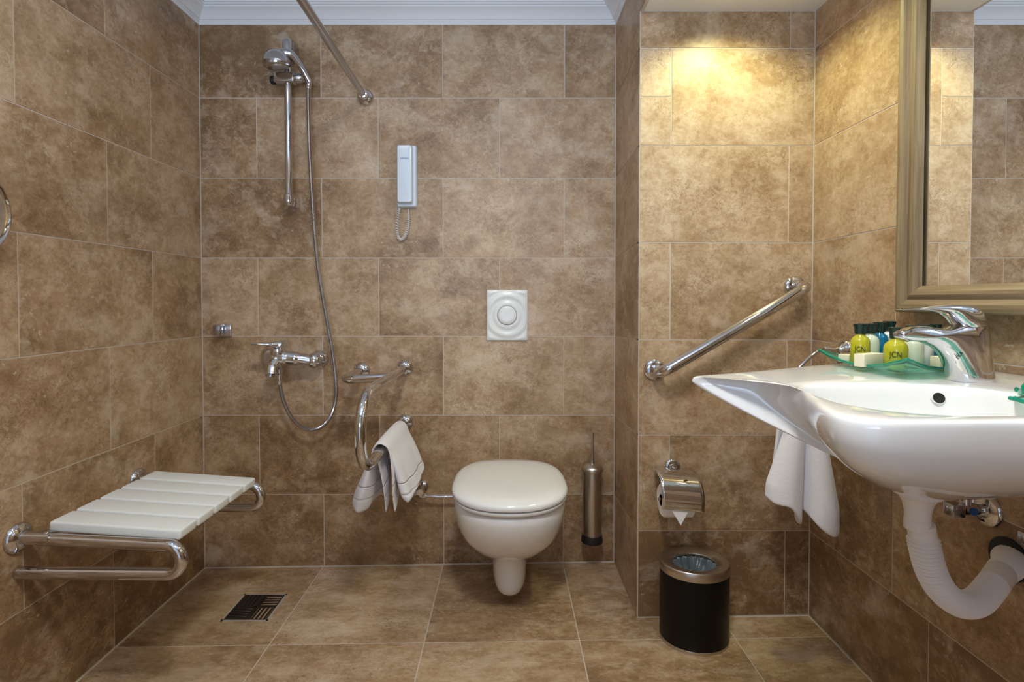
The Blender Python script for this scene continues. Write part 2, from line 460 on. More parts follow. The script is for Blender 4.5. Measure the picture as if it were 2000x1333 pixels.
# trim_1: plaster crown moulding swept round the shower area ceiling
zc0 = atY(800, 49.5, YB).z
prof = [(0, 0), (.004, 0), (.006, .004), (.006, .008), (.010, .009), (.012, .013), (.016, .0145), (.022, .024), (.032, .035), (.045, .0435), (.0475, .045), (.048, .049),
        (.053, .050), (.055, .055), (.060, .057), (.0605, .062), (.068, .065), (.078, .076), (.092, .088), (.10, .094), (.104, .100), (.116, .104), (.118, .112), (.118, .16), (0, .16)]
def corner(sx, sy): return lambda d, h: Vector(((XL+d) if sx < 0 else (XP-d), (YB-d) if sy > 0 else (YF+d), zc0+h))
b = MB(); cs = [corner(-1, -1), corner(-1, 1), corner(1, 1), corner(1, -1)]
V = [[b.bm.verts.new(c(d, h)) for d, h in prof] for c in cs]
for q in range(3):
    for i in range(len(prof)-1): b.bm.faces.new((V[q][i], V[q+1][i], V[q+1][i+1], V[q][i+1]))
o = b.build('trim_1', M['plaster'], None, 25); o['kind'] = 'structure'

# ------------------------------------------------------------------ shower side
# riser rail
yr = YB-.055
pt, pb = atY(564, 88, yr), atY(568, 392, yr); xr_ = atY(563, 250, yr).x
t = thing('shower_rail', 'chrome vertical slide rail on the tiled wall holding the hand shower', 'shower rail', (xr_, yr, pb.z-.02))
MB().tube([(xr_, yr, pb.z), (xr_, yr, pt.z)], .0125, 20).build('rail', M['chrome'], t)
for z, s in ((pt.z, 1), (pb.z, -1)):
    b = MB().lathe([(.0135, -.026), (.0180, -.022), (.0190, .0), (.0175, .014), (.012, .023), (.002, .027)] if s > 0 else
                   [(.002, -.024), (.011, -.021), (.0165, -.013), (.0180, 0), (.0175, .020), (.0130, .024)], (xr_, yr, z), (0, 0, 1), 28)
    b.box((xr_-.013, yr+.004, z-.022), (xr_+.019, YB-.001, z+.018), .007, 3)
    b.build('wall_bracket', M['chrome2'] if s > 0 else M['chrome'], t)
zs_ = atY(570, 150, yr-.02).z
b = MB().box((xr_-.046, yr-.022, zs_-.018), (xr_+.030, yr+.016, zs_+.019), .005, 3)
b.lathe([(.015, 0), (.017, .002), (.017, .026), (.013, .032)], (xr_+.026, yr-.006, zs_), (1, 0, 0), 24)
sl = b.build('slider', M['chrome2'], t)
MB().lathe([(.014, 0), (.0155, .003), (.0155, .014), (.012, .018)], (xr_-.043, yr-.004, zs_-.006), (-1, 0, 0), 24).build('clamp_knob', M['rubber'], sl)
# hand shower
hd = atY(541, 122, yr-.065)
hc = (hd.x, hd.y, hd.z)
t = thing('hand_shower', 'chrome hand shower with round head resting in the rail slider', 'shower head', hc)
b = MB(); tilt = Vector((-.10, -.22, 1)).normalized()
b.lathe([(.036, -.014), (.045, -.012), (.0455, -.010), (.0480, -.009), (.0490, -.002), (.0485, .004), (.0470, .006), (.043, .016), (.036, .027), (.026, .036), (.013, .042), (.001, .044)], hc, tilt, 44)
b.build('head', M['chrome2'], t, 60)
MB().lathe([(.001, -.0190), (.036, -.0185), (.038, -.013), (.030, -.012)], hc, tilt, 40).build('spray_face', M['steel'], t)
h1, h2, h3, h4 = Vector(hc)+Vector((.004, .005, .030)), atY(566, 106, yr-.055), atY(586, 128, yr-.03), atY(600, 152, yr-.012)
pp = cr([h1, h2, h3, h4, h4+(h4-h3)*.35], 8)
MB().tube(pp, [.020-.0095*min(1, i/22) for i in range(len(pp))], 18).build('handle', M['chrome2'], t)
# hose
mx = YB-.075
hz = [(603, 160, yr), (602, 200, yr), (605, 300, yr+.01), (612, 420, yr+.01), (621, 520, yr+.01), (634, 600, yr), (648, 680, mx+.02), (656, 745, mx+.01),
      (654, 790, mx), (637, 826, mx), (608, 840, mx), (578, 826, mx), (558, 794, mx), (548, 760, mx), (546, 737, mx)]
hp = [atY(*q) for q in hz]
def resample(P, step):
    P = [Vector(p) for p in P]; out = [P[0]]; acc = 0
    for a, b_ in zip(P, P[1:]):
        l = (b_-a).length
        while acc+l >= step:
            f = (step-acc)/l; a = a.lerp(b_, f); out.append(a.copy()); l = (b_-a).length; acc = 0
        acc += l
    return out
pts = resample(cr(hp, 40), .0017)
t = thing('shower_hose', 'flexible chrome hose looping from the hand shower down to the mixer', 'hose', pts[-1])
MB().tube(pts, [.0066+.0012*(i % 2) for i in range(len(pts))], 12).build('hose', M['chrome2'], t, 20)
for p, q in ((pts[0], pts[8]), (pts[-1], pts[-9])):
    d = (Vector(q)-Vector(p)).normalized()
    MB().tube([Vector(p)-d*.012, Vector(p)+d*.002, Vector(p)+d*.020, Vector(p)+d*.026], [.0095, .0105, .0098, .0080], 16).build('hose_nut', M['chrome'], t)
# mixer
c0 = atY(545, 702, mx); c1 = atY(612, 705, mx+.02); cl = atY(541, 705, YB)
t = thing('shower_mixer', 'chrome single-lever shower mixer on the tiled wall feeding the hose', 'mixer tap', (c0.x, mx, c0.z-.04))
b = MB()
b.tube(cr([(c0.x-.012, mx, c0.z+.002), (c0.x+.02, mx, c0.z+.004), (c0.x+.07, mx+.005, c0.z), (c1.x, mx+.015, c1.z)], 8), [.034]*5+[.031]*5+[.027]*6+[.022]*9, 24)
b.sphere((c0.x-.002, mx, c0.z+.004), .032, (1, 1, 1.05), 28)
b.tube([(c1.x, mx+.01, c1.z), (c1.x, YB-.012, c1.z)], .020, 22)
b.tube([(cl.x, mx+.01, c0.z), (cl.x, YB-.012, c0.z)], .020, 22)
b.build('body', M['chrome'], t)
MB().sphere((c1.x+.004, mx+.016, c1.z), .0285, (1, .9, 1.05), 28).build('end_knob', M['chrome'], t)
for x, z, r in ((c1.x+.004, c1.z, .036), (cl.x-.016, c0.z, .046)):
    MB().lathe([(r, 0), (r, .003), (r*.93, .014), (r*.7, .026), (r*.5, .032)], (x, YB-.0005, z), (0, -1, 0), 36).build('wall_flange', M['chrome'], t, 60)
sp = atY(530, 733, mx-.04)
MB().tube(cr([(c0.x-.004, mx-.010, c0.z-.006), (c0.x-.012, mx-.028, c0.z-.026), (sp.x, sp.y, sp.z)], 8), [.026]*8+[.0205]*9, 20).build('spout', M['chrome'], t)
MB().tube([(sp.x, sp.y, sp.z+.004), (sp.x-.001, sp.y-.001, sp.z-.005)], .0188, 20).build('aerator', M['chrome2'], t)
MB().tube([(c0.x, mx, c0.z-.014), (hp[-1].x, mx, hp[-1].z+.014)], .013, 18).build('hose_outlet', M['chrome'], t)
lv = atY(540, 684, mx-.015)
b = MB().lathe([(.028, -.018), (.029, -.006), (.027, .008), (.023, .018)], (c0.x, mx-.006, lv.z-.006), (0, -.2, 1), 26)
tip = atY(492, 671, mx-.055); rt = atY(556, 672, mx+.002)
pts2 = cr([(rt.x, mx+.002, rt.z-.012), (rt.x-.014, mx-.006, rt.z-.003), (atY(528, 672, mx-.03).x, mx-.03, atY(528, 673, mx-.03).z), tuple(tip)], 8)
rs = []
for i, p in enumerate(pts2):
    f = i/(len(pts2)-1); wy = .027*(1-f)+.013*f; hz_ = .024*(1-f)**1.3+.003
    rs.append([Vector(p)+Vector((0, math.cos(a)*wy, math.sin(a)*hz_)) for a in [2*PI*k/16 for k in range(16)]])
b.rings(rs)
b.build('lever', M['chrome'], t, 50)
# square hook
p = atY(440, 645, YB)
t = thing('wall_hook', 'small square chrome hook fixed to the tiles left of the shower mixer', 'hook', (p.x, YB, p.z-.026))
MB().box((p.x-.022, YB-.014, p.z-.023), (p.x+.027, YB-.0008, p.z+.025), .002, 2).build('base', M['chrome'], t)
MB().box((p.x-.026, YB-.040, p.z-.020), (p.x+.000, YB-.013, p.z+.022), .002, 2).build('hook', M['chrome2'], t)
# curtain rod
p = atY(714, 192, YB); q = atY(590, 0, 1.30)
t = thing('shower_curtain_rod', 'chrome shower curtain rod running out from the tiled wall near the ceiling', 'rod', (p.x, YB, p.z))
d = (q-Vector((p.x, YB, p.z))).normalized()
end = Vector((p.x, YB, p.z))+d*((YB-YF-.04)/-d.y)
MB().tube([(p.x, YB-.01, p.z), end], .0125, 20).build('rod', M['chrome2'], t)
flange((p.x, YB-.0008, p.z), (0, -1, 0), .032, t, h=.022)
flange((end.x, YF+.003, end.z), (0, 1, 0), .032, t, h=.022)
MB().lathe([(.019, .015), (.019, .05), (.016, .052)], (p.x, YB, p.z), d, 24).build('collar', M['chrome'], t)

# shower seat
t = thing('shower_bench', 'wall-mounted shower seat with five white slats on looped chrome tubes', 'shower seat', (XL, 1.4, .38))
Yn, Yf_ = 1.198, 1.605
zt = atX(35, 1050, XL).z
def zseat(x): return H-.537-(x+1.11)*.070
n = 5; y0, y1 = 1.212, 1.590; pw = (y1-y0)/n
for i in range(n):
    a, b_ = y0+i*pw+.004, y0+(i+1)*pw-.004
    m4 = Matrix.Translation((-.955, (a+b_)/2, zseat(-.955)-.0125)) @ Matrix.Rotation(math.atan(.07), 4, 'Y')
    b = MB().box((-.160, -(b_-a)/2, -.0125), (.160, (b_-a)/2, .0125), .0055, 4, m4)
    b.box((-.150, (b_-a)/2-.012, -.014), (.150, (b_-a)/2+.010, -.002), .002, 1, m4)
    b.build('slat', M['seatpl'], t)
for Y in (Yn, Yf_-.015):
    zl = atX(60, 1136, XL+.06).z if True else 0
    xo = -.781
    pth = bend([(XL+.052, Y, zt-.003), (xo, Y, zt-.020), (xo, Y, zl), (XL+.004, Y, zl+.004)], [.055, .055], 12)
    MB().tube(pth, .0143, 22).build('tube_frame', M['chrome'], t)
    MB().tube([(XL+.010, Y, zt), (XL+.085, Y, zt-.001)], .0158, 22).build('hinge_sleeve', M['chrome'], t)
    MB().lathe([(.006, -.017), (.008, -.017), (.008, .017), (.006, .017)], (XL+.068, Y, zt), (0, 0, 1), 16).build('hinge_bolt', M['chrome2'], t)
    flange((XL+.001, Y, zt), (1, 0, 0), .036, t, h=.018)

# floor drain
pc = atZ(499, 1187, .006)
t = thing('floor_drain', 'square bronze floor drain grate in a grey frame below the shower', 'drain', (pc.x, pc.y, fz(pc.x)))
dz = fz(pc.x)+.001; hx, hy = .077, .075
b = MB()
for lo, hi in (((-hx, -hy), (hx, -hy+.008)), ((-hx, hy-.008), (hx, hy)), ((-hx, -hy), (-hx+.008, hy)), ((hx-.008, -hy), (hx, hy))):
    b.box((pc.x+lo[0], pc.y+lo[1], dz-.003), (pc.x+hi[0], pc.y+hi[1], dz+.0022), .0006, 1)
b.build('frame', M['drainframe'], t)
MB().box((pc.x-hx+.007, pc.y-hy+.007, dz-.003), (pc.x+hx-.007, pc.y+hy-.007, dz+.0004)).build('sump', M['dark'], t)
b = MB(); z0, z1 = dz+.0002, dz+.0026; g = .068
for x0, y0_ in ((-g, -g), (0, -g), (-g, 0), (0, 0)):
    horiz = (x0 < 0) == (y0_ < 0)
    for k in range(5):
        a = k*g/5+.0015; w_ = g/5-.0055
        if horiz: b.box((pc.x+x0+.001, pc.y+y0_+a, z0), (pc.x+x0+g-.001, pc.y+y0_+a+w_, z1), .001, 1)
        else: b.box((pc.x+x0+a, pc.y+y0_+.001, z0), (pc.x+x0+a+w_, pc.y+y0_+g-.001, z1), .001, 1)
b.box((pc.x-g, pc.y-.003, z0), (pc.x+g, pc.y+.003, z1)); b.box((pc.x-.003, pc.y-g, z0), (pc.x+.003, pc.y+g, z1))
for sx_ in (-1, 1):
    b.box((pc.x+sx_*g-.002, pc.y-g, z0), (pc.x+sx_*g+.002, pc.y+g, z1)); b.box((pc.x-g, pc.y+sx_*g-.002, z0), (pc.x+g, pc.y+sx_*g+.002, z1))
b.build('grate', M['drain'], t)

# ------------------------------------------------------------------ back wall fittings
# phone
pa, pb_ = atY(793, 287, YB), atY(793, 407, YB); zc_ = (pa.z+pb_.z)/2; hh = (pa.z-pb_.z)/2
xc = atY(793, 347, YB-.03).x
t = thing('wall_phone', 'pale blue-white slim wall telephone with coiled cord hung on the tiles', 'telephone', (xc, YB, pb_.z))
def rr(cx, cz, hw_, hh_, y, r, n=5):
    out = []
    for (sx_, sz_, a0) in ((1, 1, 0), (-1, 1, 90), (-1, -1, 180), (1, -1, 270)):
        for k in range(n):
            a = math.radians(a0+90*k/(n-1)); out.append(Vector((cx+sx_*(hw_-r)+r*math.cos(a), y, cz+sz_*(hh_-r)+r*math.sin(a))))
    return out
MB().rings([rr(xc+.001, zc_, .0375, hh-.001, YB-.001, .006), rr(xc+.001, zc_, .0375, hh-.001, YB-.018, .006), rr(xc+.001, zc_, .034, hh-.004, YB-.024, .006)]).build('cradle', M['phone'], t)
hs = MB().rings([rr(xc-.003, zc_+.004, .028, hh-.010, YB-.022, .006), rr(xc-.003, zc_+.004, .029, hh-.008, YB-.036, .007), rr(xc-.003, zc_+.004, .026, hh-.012, YB-.045, .008), rr(xc-.003, zc_+.004, .018, hh-.03, YB-.047, .008)]).build('handset', M['phone'], t)
def text_part(s, size, mw, m, parent, name='lettering', ext=.0003, font_bold=0):
    cu = bpy.data.curves.new('txt', 'FONT'); cu.body = s; cu.size = size; cu.extrude = ext; cu.align_x = 'CENTER'; cu.align_y = 'CENTER'
    cu.offset = font_bold
    to = bpy.data.objects.new('txt', cu); C.objects.link(to); bpy.context.view_layer.update()
    me = bpy.data.meshes.new_from_object(to.evaluated_get(bpy.context.evaluated_depsgraph_get()))
    bpy.data.objects.remove(to); me.name = name
    me.transform(mw); base = Vector(parent['_base']); me.transform(Matrix.Translation(-base))
    me.materials.clear(); me.materials.append(m)
    o = bpy.data.objects.new(name, me); C.objects.link(o); o.parent = parent; return o
FRONT = Matrix.Rotation(PI/2, 4, 'X')
lg = atY(790, 309.5, YB-.047)
text_part('SIEMENS', .0085, Matrix.Translation((lg.x, YB-.0472, lg.z)) @ FRONT, M['blueink'], hs, 'logo')
# cord: straight tail + coil
cpts = cr([atY(797, 408, YB-.02), atY(798, 424, YB-.02), atY(797, 444, YB-.02), atY(791, 462, YB-.02), atY(781, 468, YB-.018), atY(776, 452, YB-.015), atY(777, 425, YB-.015), atY(780, 407, YB-.015)], 12)
coil = []; nT = 36; m_ = 8
tot = nT*m_
for i in range(tot+1):
    f = i/tot; x = f*(len(cpts)-1); k = min(int(x), len(cpts)-2); a_ = Vector(cpts[k]); b_ = Vector(cpts[k+1]); p = a_.lerp(b_, x-k)
    d = (b_-a_).normalized(); s1 = d.cross(Vector((0, 1, 0))).normalized()
    R_ = .0052 if .12 < f else .0004
    coil.append(p+(s1*math.cos(2*PI*i/m_)+Vector((0, 1, 0))*math.sin(2*PI*i/m_))*R_)
MB().tube(coil, .0016, 6).build('cord', mat('cord_white', (.74, .74, .76), .4), t)
# flush plate
pa, pb_ = atY(951, 567, YB), atY(1030, 665, YB); cx, cz = (pa.x+pb_.x)/2, (pa.z+pb_.z)/2; hw, hh = (pb_.x-pa.x)/2, (pa.z-pb_.z)/2
t = thing('flush_plate', 'white square flush plate with rippled surface and round button above toilet', 'flush plate', (cx, YB, cz-hh))
bz = cz
def fp(u, v):
    x = cx+(u*2-1)*hw*.985; z = cz+(v*2-1)*hh*.985; r = math.hypot(x-cx, z-bz)
    e = min(1, min(hw-abs(x-cx), hh-abs(z-cz))/.010)
    return Vector((x, YB-.009-.0018*e*math.sin((r-.036)*PI/.016) - .003*e, z))
b = MB().grid(fp, 70, 90)
b.box((cx-hw, YB-.0095, cz-hh), (cx+hw, YB-.0008, cz+hh), .002, 2)
b.build('plate', M['plastic'], t, 60)
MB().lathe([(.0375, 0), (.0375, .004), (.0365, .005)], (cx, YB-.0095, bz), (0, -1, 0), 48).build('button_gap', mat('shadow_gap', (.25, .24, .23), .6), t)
MB().lathe([(.0355, 0), (.0355, .006), (.034, .0075), (.02, .0068), (.001, .0064)], (cx, YB-.0105, bz), (0, -1, 0), 48).build('button', M['plastic'], t, 60)

# ------------------------------------------------------------------ toilet
TX = .009
def dring(hw_, yf, yb, yc, z, n=2.3, m_=4.5, K=56, x0=TX):
    out = []
    for k in range(K):
        a = 2*PI*k/K; c_, s_ = math.cos(a), math.sin(a); e = n if s_ < 0 else m_
        x = x0+hw_*math.copysign(abs(c_)**(2/e), c_)
        y = yc+((yb-yc) if s_ > 0 else (yc-yf))*math.copysign(abs(s_)**(2/e), s_)
        out.append(Vector((x, y, z)))
    return out
t = thing('toilet', 'white wall-hung toilet with closed lid beneath the flush plate', 'toilet', (TX, YB, .08))
zr = .410
R_ = [(.150, 1.54, 1.9385, 1.70, zr-.001), (.176, 1.452, 1.9385, 1.65, zr), (.181, 1.446, 1.9385, 1.65, zr-.006), (.1805, 1.448, 1.9385, 1.65, zr-.03), (.177, 1.458, 1.9385, 1.65, zr-.06),
      (.168, 1.478, 1.9385, 1.66, .314), (.155, 1.504, 1.9385, 1.67, .278), (.136, 1.538, 1.9385, 1.69, .246), (.112, 1.572, 1.9385, 1.71, .220), (.086, 1.603, 1.9385, 1.72, .207),
      (.067, 1.620, 1.9385, 1.73, .198), (.0600, 1.626, 1.9385, 1.73, .192), (.0585, 1.627, 1.9385, 1.73, .16), (.0570, 1.629, 1.938, 1.73, .12), (.0545, 1.632, 1.93, 1.73, .092), (.049, 1.640, 1.92, 1.73, .072), (.038, 1.655, 1.90, 1.74, .060), (.02, 1.68, 1.88, 1.75, .0555)]
MB().rings([dring(a, b_, c_, d_, e, 2.25, 5) for a, b_, c_, d_, e in R_]).build('bowl', M['ceramic'], t, 50)
def lidr(k, z, dy=0): return dring(.1870-k, 1.434+k, 1.868-k, 1.630, z, 2.25, 3.0)
MB().rings([lidr(.020, zr+.0035), lidr(.008, zr+.0045), lidr(.003, zr+.009), lidr(.003, zr+.015), lidr(.014, zr+.0175)]).build('seat', M['ceramic'], t, 50)
MB().rings([lidr(.016, zr+.0210), lidr(.0015, zr+.0222), lidr(0, zr+.028), lidr(.001, zr+.034), lidr(.006, zr+.040), lidr(.018, zr+.0445), lidr(.05, zr+.048), lidr(.10, zr+.049), lidr(.15, zr+.049)]).build('lid', M['ceramic'], t, 70)
for sx_ in (-.075, .075): MB().tube([(TX+sx_-.02, 1.882, zr+.018), (TX+sx_+.02, 1.882, zr+.018)], .012, 16).build('hinge', M['ceramic'], t)
MB().box((TX-.10, 1.86, zr-.001), (TX+.10, 1.9, zr+.012), .003, 2).build('hinge_plate', M['ceramic'], t)

# supply valve
p = atY(826, 950, YB)
t = thing('angle_valve', 'small chrome angle valve on the wall left of the toilet', 'valve', (p.x, YB, p.z-.02))
MB().lathe([(.024, 0), (.024, .003), (.020, .010), (.013, .014), (.0115, .034)], (p.x, YB-.0008, p.z), (0, -1, 0), 28).build('wall_flange', M['chrome'], t)
pv = atY(822, 961, YB-.05)
MB().tube([(p.x, YB-.03, p.z), (p.x, YB-.065, p.z-.001)], .0125, 20).tube([(p.x, YB-.045, p.z+.004), (p.x, YB-.045, p.z-.022)], .0115, 20).build('body', M['chrome'], t)
MB().tube([(p.x-.012, YB-.05, p.z-.004), (p.x-.034, YB-.055, p.z-.007)], .0120, 8).build('handle', M['chrome2'], t)
t = thing('supply_pipe', 'thin chrome pipe running from the angle valve to behind the toilet bowl', 'pipe', (p.x+.02, YB-.045, p.z-.03))
MB().tube(bend([(p.x+.006, YB-.045, p.z-.021), (p.x+.034, YB-.045, p.z-.021), (p.x+.07, YB-.046, p.z-.024), (TX-.14, YB-.046, p.z-.020)], .01), .0050, 12).build('pipe', M['chrome'], t)
MB().tube([(p.x+.002, YB-.045, p.z-.021), (p.x+.020, YB-.045, p.z-.021)], .0090, 6).build('nut', M['chrome'], t)

# brush
bx = atY(1156.5, 950, YB-.055); zb0 = atY(1156, 1058, YB-.055).z; zt0 = atY(1156, 905, YB-.055).z; zh = atY(1156, 846, YB-.055).z; by = YB-.055
t = thing('toilet_brush', 'wall-hung brushed steel toilet brush holder with black base beside toilet', 'toilet brush', (bx.x, by, zb0))
MB().lathe([(.0355, zb0+.024), (.0358, zb0+.026), (.0358, zt0-.03), (.0355, zt0-.028)], (bx.x, by, 0), n=40).build('holder', M['brush'], t)
MB().lathe([(.036, zb0), (.0405, zb0+.002), (.0405, zb0+.012), (.036, zb0+.030), (.0355, zb0+.031)], (bx.x, by, 0), n=40).build('base_cap', M['rubber'], t)
MB().lathe([(.0405, zt0-.028), (.0410, zt0-.022), (.0385, zt0-.013), (.030, zt0-.006), (.018, zt0-.001), (.008, zt0)], (bx.x, by, 0), n=40).build('lid', M['steel'], t)
MB().lathe([(.0095, zt0-.004), (.0060, zt0+.010), (.0048, zt0+.03), (.0052, zh-.012), (.0056, zh-.001), (.004, zh)], (bx.x, by, 0), n=20).build('handle', M['steel'], t)
MB().box((bx.x-.010, by+.034, zt0-.12), (bx.x+.010, YB-.0008, zt0-.06), .002).build('wall_bracket', M['steel'], t)

# double grab rail beside toilet
fa, fb, fc = atY(707, 724, YB), atY(790, 719, YB), atY(793, 825, YB)
xb = -.393
t = thing('grab_rail', 'looped chrome support rail projecting from the wall left of the toilet', 'grab rail', (xb, YB, fc.z))
yfr = 1.345
pth = bend([(xb, YB-.012, fb.z), (xb, yfr, fb.z+.004), (xb, yfr, fc.z), (xb, YB-.012, fc.z)], [.10, .10], 14)
MB().tube(pth, .0155, 24).build('rail_loop', M['chrome'], t)
ya = 1.705
MB().tube(bend([(fa.x, YB-.012, fa.z), (fa.x, ya, fa.z), (xb-.012, ya, fb.z)], [.045], 10), .0150, 22).build('side_bar', M['chrome'], t)
for q in (fa, fb, fc): flange((q.x if q is fa else xb, YB-.0008, q.z), (0, -1, 0), .032, t, h=.02)

# towel on the rail
def towel_over():
    b = MB(); yc, hy0 = 1.700, .150
    # sections: x, z (relative to the bar), direction, half thickness, y shift, half length
    S_ = [(-.068, -.186, (-.28, -1), .006, -.035, .120), (-.066, -.180, (-.28, -1), .022, -.035, .128), (-.063, -.166, (-.25, -1), .030, -.032, .130), (-.055, -.135, (-.24, -1), .031, -.028, .130), (-.046, -.10, (-.22, -1), .026, -.02, .132),
          (-.036, -.05, (-.18, -1), .016, -.01, .138), (-.027, -.01, (0, -1), .0065, 0, .146), (-.0215, .010, (.4, 1), .0055, 0, .15), (-.011, .0225, (1, .7), .0055, 0, .15), (0, .026, (1, 0), .0055, 0, .15), (.012, .0225, (1, -.7), .0055, 0, .15),
          (.0225, .010, (.4, -1), .0060, .005, .148), (.030, -.015, (.15, -1), .009, .01, .145), (.042, -.05, (.28, -1), .015, .015, .142), (.056, -.10, (.25, -1), .021, .02, .140), (.068, -.14, (.22, -1), .023, .02, .138), (.076, -.158, (.2, -1), .021, .02, .134), (.079, -.167, (.2, -1), .006, .02, .128)]
    rs = []; K = 64
    sec_ = cr([(x, z, d[0], d[1], th, ys, hy) for x, z, d, th, ys, hy in S_[:7]], 5)
    sec2 = cr([(x, z, d[0], d[1], th, ys, hy) for x, z, d, th, ys, hy in S_[7:]], 5)
    def emit(q, sgn):
        x, z, dx, dz_, th, ys, hy = q
        d = Vector((dx, 0, dz_)).normalized(); nrm = Vector((d.z, 0, -d.x)); ring = []
        for k in range(K):
            a = 2*PI*k/K; cx_, sy_ = math.cos(a), math.sin(a)
            e = 2/2.6
            u = math.copysign(abs(cx_)**e, cx_); v = math.copysign(abs(sy_)**e, sy_)
            fold = max(0, (th-.007))/.024
            tt = th*(1+.16*fold*math.sin(v*7+2+sgn)+.10*fold*math.sin(v*13+sgn))
            zz = 0
            if z < -.02: zz = (.036 if sgn > 0 else -.0)*(v*.5+.3)*min(1, (-z-.02)/.15)
            p = Vector((xb+x, yc+ys, fc.z+z+zz))+nrm*(u*tt)+Vector((0, v*hy, 0))
            ring.append(p)
        return ring
    L_ = [emit(q, -1) for q in sec_]; L2 = [emit(q, 1) for q in sec2]
    # direction flips over the top: keep the ring order consistent
    b.rings([ [r[(K//2-k) % K] for k in range(K)] for r in L_]+L2)
    for (x0, x1, yo_, ln, hy, ph_) in ((-.014, -.006, -.065, .192, .085, 0), (.020, .032, -.055, .192, .095, 1.2)):
        rr_ = []
        for i_ in range(19):
            f = i_/18; z = -.004-ln*f; x = x0+(x1-x0)*f+.010*math.sin(f*3.1+ph_)+(.010*f**3)
            th = .0035+.0012*math.sin(f*5)
            ring = []
            for k in range(24):
                a = 2*PI*k/24; u, v = math.cos(a), math.sin(a)
                ring.append(Vector((xb+x+u*th-.012*v*f, yc+yo_+v*hy*(1-.1*f), fc.z+z-.010*f*v*0)))
            rr_.append(ring)
        b.rings(rr_)
    return b
o = towel_over().build('hand_towel', M['towel2'], None, 180, [('SUBSURF', dict(levels=1, render_levels=1))])
solo(o); tag(o, 'white terry towel draped over the lower arm of the looped rail', 'towel')

# ------------------------------------------------------------------ alcove
# straight grab bar
f1, f2 = atY(1278, 722, YN), atY(1551, 561, YN); so = YN-.078
t = thing('grab_bar', 'slanted chrome grab bar fixed to the alcove wall beside the basin', 'grab bar', tuple(f1))
MB().tube(bend([(f1.x, YN-.012, f1.z), (f1.x, so, f1.z), (f2.x, so, f2.z), (f2.x, YN-.012, f2.z)], [.045, .045], 12), .0170, 24).build('bar', M['chrome'], t)
for q in (f1, f2): flange((q.x, YN-.0008, q.z), (0, -1, 0), .0345, t, h=.014)
# toilet paper
pm = atY(1312, 912, YN); yt = YN-.062
t = thing('toilet_paper_holder', 'chrome toilet paper holder with curved cover on the alcove wall', 'paper holder', (pm.x, YN, pm.z-.1))
flange((pm.x, YN-.0008, pm.z), (0, -1, 0), .0265, t, h=.012)
ra = atY(1322, 955, yt); rc = Vector((ra.x, yt, ra.z-.012))
MB().tube(bend([(pm.x, YN-.01, pm.z), (pm.x+.004, YN-.075, pm.z-.012), (pm.x+.010, YN-.100, pm.z-.014)], .01), .0080, 16).build('arm', M['chrome'], t)
e0, e1 = atY(1287, 950, yt-.03).x, atY(1369, 950, yt-.03).x
wdt = (e1-e0)
cov = []
for (dy, dz_) in cr([(.045, .062), (.02, .063), (-.012, .060), (-.036, .050), (-.052, .030), (-.060, .004), (-.059, -.016), (-.056, -.032)], 5):
    cov.append((dy, dz_))
b = MB()
def cv(u, v):
    k = v*(len(cov)-1); i = min(int(k), len(cov)-2); f = k-i
    dy = cov[i][0]*(1-f)+cov[i+1][0]*f; dz_ = cov[i][1]*(1-f)+cov[i+1][1]*f
    ins = max(0, .14-v)*.06
    return Vector((e0+ins+(wdt-2*ins)*u, yt+dy, rc.z+dz_-.010*(u-.5)))
b.grid(cv, 12, len(cov)-1)
b.build('cover', M['chrome'], t, 60, [('SOLIDIFY', dict(thickness=.0012, offset=0))])
MB().tube([(e0+.008, yt, rc.z-.021), (e1-.002, yt, rc.z-.021)], .006, 14).build('spindle', M['chrome2'], t)
t = thing('toilet_paper_roll', 'white toilet paper roll with folded tip under the chrome cover', 'toilet paper', (rc.x, yt, rc.z-.052))
b = MB()
b.lathe([(.018, 0), (.045, .000), (.0485, .003), (.0485, .086), (.045, .089), (.018, .089), (.018, 0)], (e0+.016, yt, rc.z-.024), (1, 0, 0), 48)
b.build('roll', M['paper'], t, 40)
x_a = e0+.018; x_b = e0+.092; xm = (x_a+x_b)/2+.004; zbm = rc.z-.034
b = MB(); fl = [(x_a, yt-.0500, rc.z-.020), (x_b, yt-.0500, rc.z-.020), (x_b-.010, yt-.0515, zbm), (xm, yt-.050, rc.z-.079), (x_a+.014, yt-.0515, zbm)]
b.prism(fl, (0, -.0012, 0)); b.build('sheet_tip', M['paper'], t)

# bin
cb = Vector((.563, 1.500, fz(.563))); A_, B_ = .1005, .084
def el(a, b2, z, n=56): return [Vector((cb.x+a*math.cos(2*PI*k/n), cb.y+b2*math.sin(2*PI*k/n), cb.z+z)) for k in range(n)]
t = thing('waste_bin', 'black oval waste bin with polished steel rim on the alcove floor', 'bin', tuple(cb))
hB = atY(1362, 1094, 1.50).z-cb.z
MB().rings([el(A_*.985, B_*.98, .006), el(A_, B_, .012), el(A_, B_, hB-.022)], True, False).build('body', M['black'], t)
MB().rings([el(A_*.99, B_*.99, 0), el(A_*1.005, B_*1.005, .003), el(A_*1.0, B_*1.0, .009), el(A_*.98, B_*.98, .010)]).build('foot_ring', M['steel'], t)
MB().rings([el(A_*.99, B_*.99, hB-.026), el(A_*1.012, B_*1.015, hB-.025), el(A_*1.02, B_*1.022, hB-.012), el(A_*1.012, B_*1.015, hB-.003), el(A_*.985, B_*.985, hB), el(A_*.86, B_*.84, hB-.001), el(A_*.66, B_*.62, hB-.006), el(A_*.64, B_*.60, hB-.010), el(A_*.66, B_*.62, hB-.016)], False, False).build('rim', M['steel'], t, 50, [('SOLIDIFY', dict(thickness=.0015, offset=-1))])
rnd = random.Random(3)
